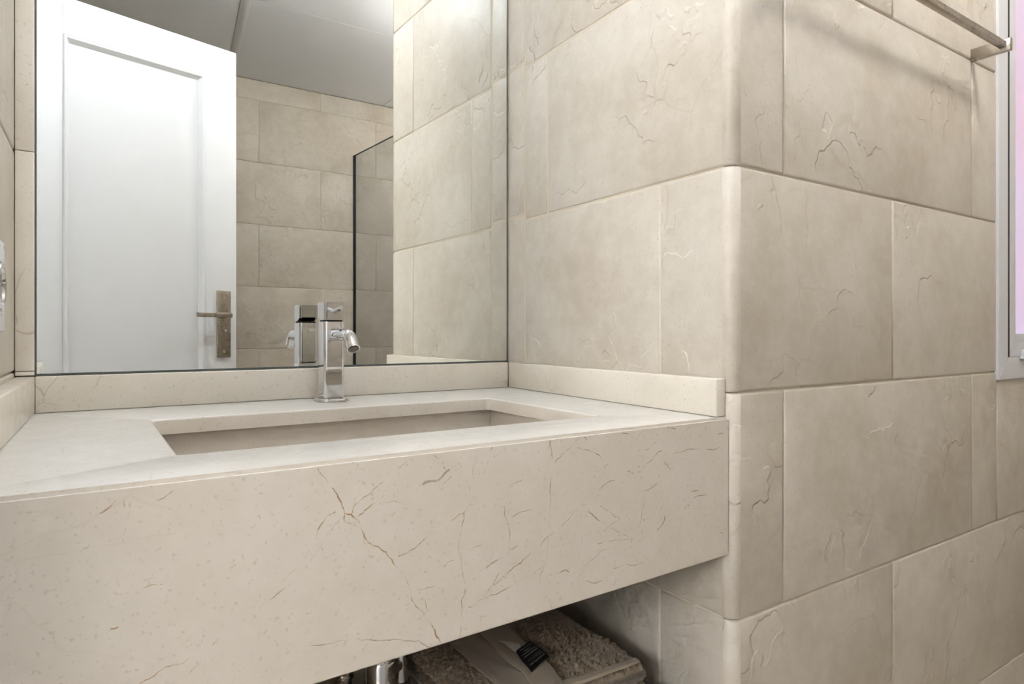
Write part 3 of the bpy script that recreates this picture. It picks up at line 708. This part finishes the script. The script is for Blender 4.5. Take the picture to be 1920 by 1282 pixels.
def strip(name, left, right, mat, parent, lift=.0022, thick=.002, n=40, m=16, wav=.0):
    # a woven band lying on the towel: left / right are polylines of (x, y)
    bm = bmesh.new()
    def at(pl_, t):
        f = t*(len(pl_)-1); i = min(int(f), len(pl_)-2); f -= i
        return (pl_[i][0]*(1-f)+pl_[i+1][0]*f, pl_[i][1]*(1-f)+pl_[i+1][1]*f)
    T, B = [], []
    for i in range(n+1):
        a, b = at(left, i/n), at(right, i/n); rt, rb = [], []
        for k in range(m+1):
            s = k/m; x = a[0]*(1-s)+b[0]*s; y = a[1]*(1-s)+b[1]*s
            edge = min(s, 1-s)*m/2
            z = topz(x, y)+lift+.0012*min(1, edge)+wav*math.sin(x*190+y*60)*.5
            rt.append(bm.verts.new((x, y, z+thick))); rb.append(bm.verts.new((x, y, z)))
        T.append(rt); B.append(rb)
    for i in range(n):
        for k in range(m):
            bm.faces.new((T[i][k], T[i][k+1], T[i+1][k+1], T[i+1][k])); bm.faces.new((B[i][k], B[i+1][k], B[i+1][k+1], B[i][k+1]))
        bm.faces.new((T[i][0], T[i+1][0], B[i+1][0], B[i][0])); bm.faces.new((T[i][m], B[i][m], B[i+1][m], T[i+1][m]))
    for k in range(m):
        bm.faces.new((T[0][k], B[0][k], B[0][k+1], T[0][k+1])); bm.faces.new((T[n][k], T[n][k+1], B[n][k+1], B[n][k]))
    o = bm_obj(name, bm, mat, parent, ang=60); P(o); return o
strip('woven_band', [(.447, .92), (.445, .836), (.440, .70), (.4425, .652)], [(.500, .92), (.497, .839), (.488, .72), (.484, .652)], M_WEAVE, tt, wav=.0008)
strip('hem_band', [(.494, .92), (.491, .839), (.481, .70), (.470, .652)], [(.543, .92), (.541, .84), (.528, .74), (.522, .700), (.515, .664), (.510, .652)], M_WEAVE, tt, lift=.0050, wav=.0008)
strip('front_hem', [(.510, .655), (.54, .648), (.576, .645), (.614, .645), (.640, .648)], [(.510, .668), (.54, .660), (.576, .655), (.614, .655), (.640, .657)], M_WEAVE, tt, lift=.0006, thick=.0025)
# care label, standing slightly proud of the hem
L = [Vector((.504, .752, 0)), Vector((.538, .762, 0)), Vector((.529, .708, 0)), Vector((.487, .690, 0))]
lab = strip('care_label', [(L[0].x, L[0].y), (.4945, .724), (L[3].x, L[3].y)], [(L[1].x, L[1].y), (.5355, .736), (L[2].x, L[2].y)], M_LABEL, tt, lift=.0095, thick=.0008, n=16)
lab['label'] = 'black printed care label sewn to the hem'
strip('label_seam', [(.504, .7525), (.516, .757)], [(.500, .790), (.5205, .770)], M_WHITET, tt, lift=.0078, thick=.0006, n=6, m=6)
def label_text(body, u, v, size):            # u across the band (towards the far edge), v along the text line
    cu = bpy.data.curves.new('label_print', 'FONT'); cu.body = body; cu.size = size; cu.align_x = 'CENTER'; cu.extrude = .0001
    o = bpy.data.objects.new('tmp', cu); COL.objects.link(o)
    dg = bpy.context.evaluated_depsgraph_get(); me = bpy.data.meshes.new_from_object(o.evaluated_get(dg)); bpy.data.objects.remove(o)
    a = L[3].lerp(L[0], u); b = L[2].lerp(L[1], u); c = a.lerp(b, v); d = (b-a).normalized(); nrm = Vector((-d.y, d.x, 0))
    for vt in me.vertices:
        q = c + d*vt.co.x + nrm*vt.co.y; vt.co = (q.x, q.y, topz(q.x, q.y)+.0122+vt.co.z)
    k = mesh_obj('label_print', me, M_PRINT, lab); k.matrix_parent_inverse = lab.matrix_world.inverted()
    return k
bpy.context.view_layer.update()
for (s_, u, v, sz) in (('100% Algodon/Coton', .14, .5, .0042), ('LAVAR SEPARADO', .52, .52, .0042), ('WASH SEPARATELY', .64, .5, .0036), ('MADE IN', .74, .5, .0036), ('Liquid Hot Home', .87, .55, .0040)):
    label_text(s_, u, v, sz)
for k in range(5):                            # row of care symbols: outlined boxes
    u, v = .32, .16+.17*k
    a = L[3].lerp(L[0], u); b = L[2].lerp(L[1], u); c = a.lerp(b, v); d = (b-a).normalized(); nrm = Vector((-d.y, d.x, 0))
    bm = bmesh.new(); sh = [3, 4, 4, 16, 4][k]; ro = .0034
    o_, i_ = [], []
    for q in range(sh):
        an = 2*math.pi*q/sh+math.pi/sh
        for lst, rr in ((o_, ro), (i_, ro*.72)):
            p_ = c+d*rr*math.cos(an)+nrm*rr*math.sin(an); lst.append(bm.verts.new((p_.x, p_.y, topz(p_.x, p_.y)+.0123)))
    for q in range(sh): bm.faces.new((o_[q], o_[(q+1) % sh], i_[(q+1) % sh], i_[q]))
    k_ = bm_obj('care_symbol', bm, M_PRINT, lab, sm=False); k_.matrix_parent_inverse = lab.matrix_world.inverted()

# ------------------------------------------------------------------ opal ceiling domes
def dome_lamp(x, y, drop, rad, hz, cand, colr, label):
    e = empty('ceiling_dome_lamp', (x, y, CEIL)); tag(e, label, 'ceiling lamp', 'opal dome lamps on the ceiling')
    bm = bmesh.new(); lathe(bm, [(.055, -.0005), (.055, -.012), (.050, -.018), (.04, -.02), (.038, -drop+hz*.9)], (0, 0, 0), 32); bm_obj('ceiling_rose', bm, M_STEEL, e)
    t = NT('opal_glass_glow'); em = t.new('ShaderNodeEmission'); em.inputs[0].default_value = (*colr, 1)
    em.inputs[1].default_value = cand/(math.pi*rad**2); t.l.new(em.outputs[0], t.out.inputs[0])
    bm = bmesh.new(); bmesh.ops.create_uvsphere(bm, u_segments=14, v_segments=7, radius=rad)
    for v in bm.verts: v.co.z = v.co.z*hz/rad-drop
    bm_obj('opal_dome', bm, t.m, e, ang=180)
for L_, lb in zip(LAMPS, ('opal glass dome lamp on the ceiling in front of the towel rail', 'opal glass dome lamp on the ceiling above the vanity counter', 'unseen opal globe lamp added in the hall to fill the niche', 'unseen opal dome lamp added in the shower to brighten the ceiling')):
    dome_lamp(*L_, lb)
